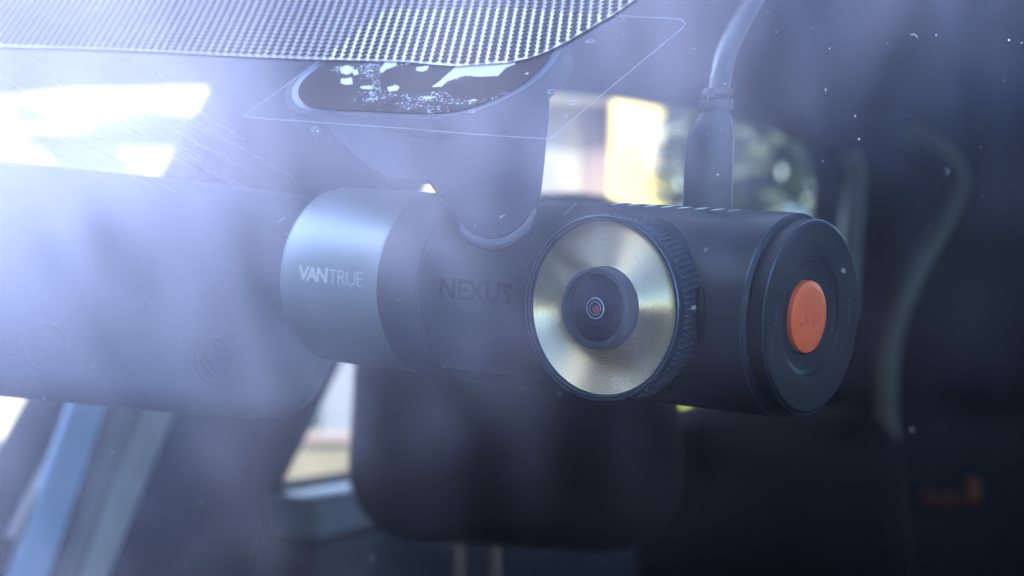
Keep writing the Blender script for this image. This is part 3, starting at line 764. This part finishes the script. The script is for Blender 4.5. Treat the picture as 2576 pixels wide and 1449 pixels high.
box_px('shutter', 1630, 300, 1690, 440, 9.2, .1, M_wallw, hC, .06)
def leaves(centre, rad, n, size, rnd, gauss=False):
    V = []; Fc = []
    for _ in range(n):
        if gauss: p = Vector((rnd.gauss(0, .5) * rad[0], rnd.gauss(0, .5) * rad[1], rnd.gauss(0, .4) * rad[2]))
        else:
            v = Vector((rnd.gauss(0, 1), rnd.gauss(0, 1), rnd.gauss(0, 1))).normalized() * rnd.random() ** .4
            p = Vector((v.x * rad[0], v.y * rad[1], v.z * rad[2]))
        t = Vector((rnd.gauss(0, 1), rnd.gauss(0, 1), rnd.gauss(0, 1))).normalized(); b_ = t.orthogonal().normalized()
        s_ = size * rnd.uniform(.6, 1.3); c = Vector(centre) + p; k = len(V)
        V += [c + t * s_, c + b_ * s_ * .45, c - t * s_, c - b_ * s_ * .45]; Fc.append((k, k + 1, k + 2, k + 3))
    me = bpy.data.meshes.new('tmp'); me.from_pydata(V, [], Fc); bm = bmesh.new(); bm.from_mesh(me); bpy.data.meshes.remove(me)
    return bm
rnd = random.Random(5)
def tree(name, label, base, th, crown, rad, n, size, m, cat='tree', gauss=False, tr=.12):
    root = thing(name, label, cat, mw=Matrix.Translation(base))
    bm = bmesh.new(); tube(bm, spline([(0, 0, 0), (.05, .02, th * .4), (-.04, .03, th * .8), Vector(crown) * 1.0], 4), [tr, tr * .9, tr * .85] + [tr * .7] * 6 + [tr * .5] * 3 + [tr * .3], 12)
    obj('trunk', bm, M_bark, root)
    obj('crown', leaves(crown, rad, n, size, rnd, gauss), m, root, smooth=False)
    return root
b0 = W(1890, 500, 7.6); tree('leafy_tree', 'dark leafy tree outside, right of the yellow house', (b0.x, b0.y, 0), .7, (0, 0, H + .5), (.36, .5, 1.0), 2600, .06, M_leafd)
b0 = W(1655, 500, 7.2)
sh = thing('shrub', 'yellow-green shrub in front of the yellow house', 'shrub', mw=Matrix.Translation((b0.x, b0.y, 0)))
obj('foliage', leaves((0, 0, .78), (.17, .2, .64), 1500, .04, rnd), M_leaf, sh, smooth=False)
bm = bmesh.new(); tube(bm, [(0, 0, 0), (.02, 0, .4), (0, 0, .8)], .02, 8); obj('stem', bm, M_bark, sh)
b0 = W(1990, 540, 6.0)
sh = thing('shrub', 'pale blue-green shrub right of the cable plug', 'shrub', mw=Matrix.Translation((b0.x, b0.y, 0)))
obj('foliage', leaves((0, 0, .95), (.12, .2, .55), 1500, .04, rnd), mat('blue_leaf', (.16, .24, .30), .6, var=.2), sh, smooth=False)
bm = bmesh.new(); tube(bm, [(0, 0, 0), (.02, 0, .4), (0, 0, .8)], .02, 8); obj('stem', bm, M_bark, sh)
# unseen tree added over the bonnet: the glass mirrors its crown as the dark lower right of the picture
tree('added_tree', 'added unseen tree whose crown is shaped to darken the windscreen reflection', (6.2, -4.2, 0), 7.0, (-6.5, 7.1, 15.3), (9.6, 5.2, 2.0), 92000, .15, M_leaft, gauss=True, tr=.22)

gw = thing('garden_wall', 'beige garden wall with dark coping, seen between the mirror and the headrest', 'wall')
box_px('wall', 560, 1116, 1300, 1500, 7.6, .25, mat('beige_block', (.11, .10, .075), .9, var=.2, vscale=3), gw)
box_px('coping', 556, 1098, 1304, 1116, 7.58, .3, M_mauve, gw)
# house behind the photographer: its shadow covers the car, its gable shows small in the lens
hD = thing('gabled_house', 'brown gabled house behind the photographer, mirrored small in the lens glass', 'house', mw=Matrix.Translation((-7.2, -6.0, 0)) @ Matrix.Rotation(math.radians(-50), 4, 'Z'))
obj('wall', xf(rbox((15, 6, 5.6), .02, 1), Matrix.Translation((0, 0, 2.8))), mat('brown_brick', (.22, .16, .12), .9, bump=.2, var=.2, vscale=3), hD)
bm = bmesh.new(); rf = []
for x in (-7.9, 7.9):
    rf.append([bm.verts.new(p) for p in ((x, -3.5, 5.4), (x, 0, 9.6), (x, 3.5, 5.4), (x, 3.5, 5.2), (x, -3.5, 5.2))])
for i in range(5): bm.faces.new((rf[0][i], rf[0][(i + 1) % 5], rf[1][(i + 1) % 5], rf[1][i]))
bm.faces.new(rf[0][::-1]); bm.faces.new(rf[1]); bmesh.ops.recalc_face_normals(bm, faces=bm.faces)
obj('roof', bm, mat('roof_tile', (.14, .09, .07), .9, var=.2, vscale=5), hD, smooth=False)
for x in (-5.2, -2.6, 0, 2.6, 5.2):
    w_ = obj('window', xf(rbox((1.2, .12, 1.3), .02, 1), Matrix.Translation((x, 3.02, 2.6))), M_wallw, hD)
    obj('pane', xf(rbox((1.0, .04, 1.1), .01, 1), Matrix.Translation((x, 3.08, 2.6))), M_winb, w_)
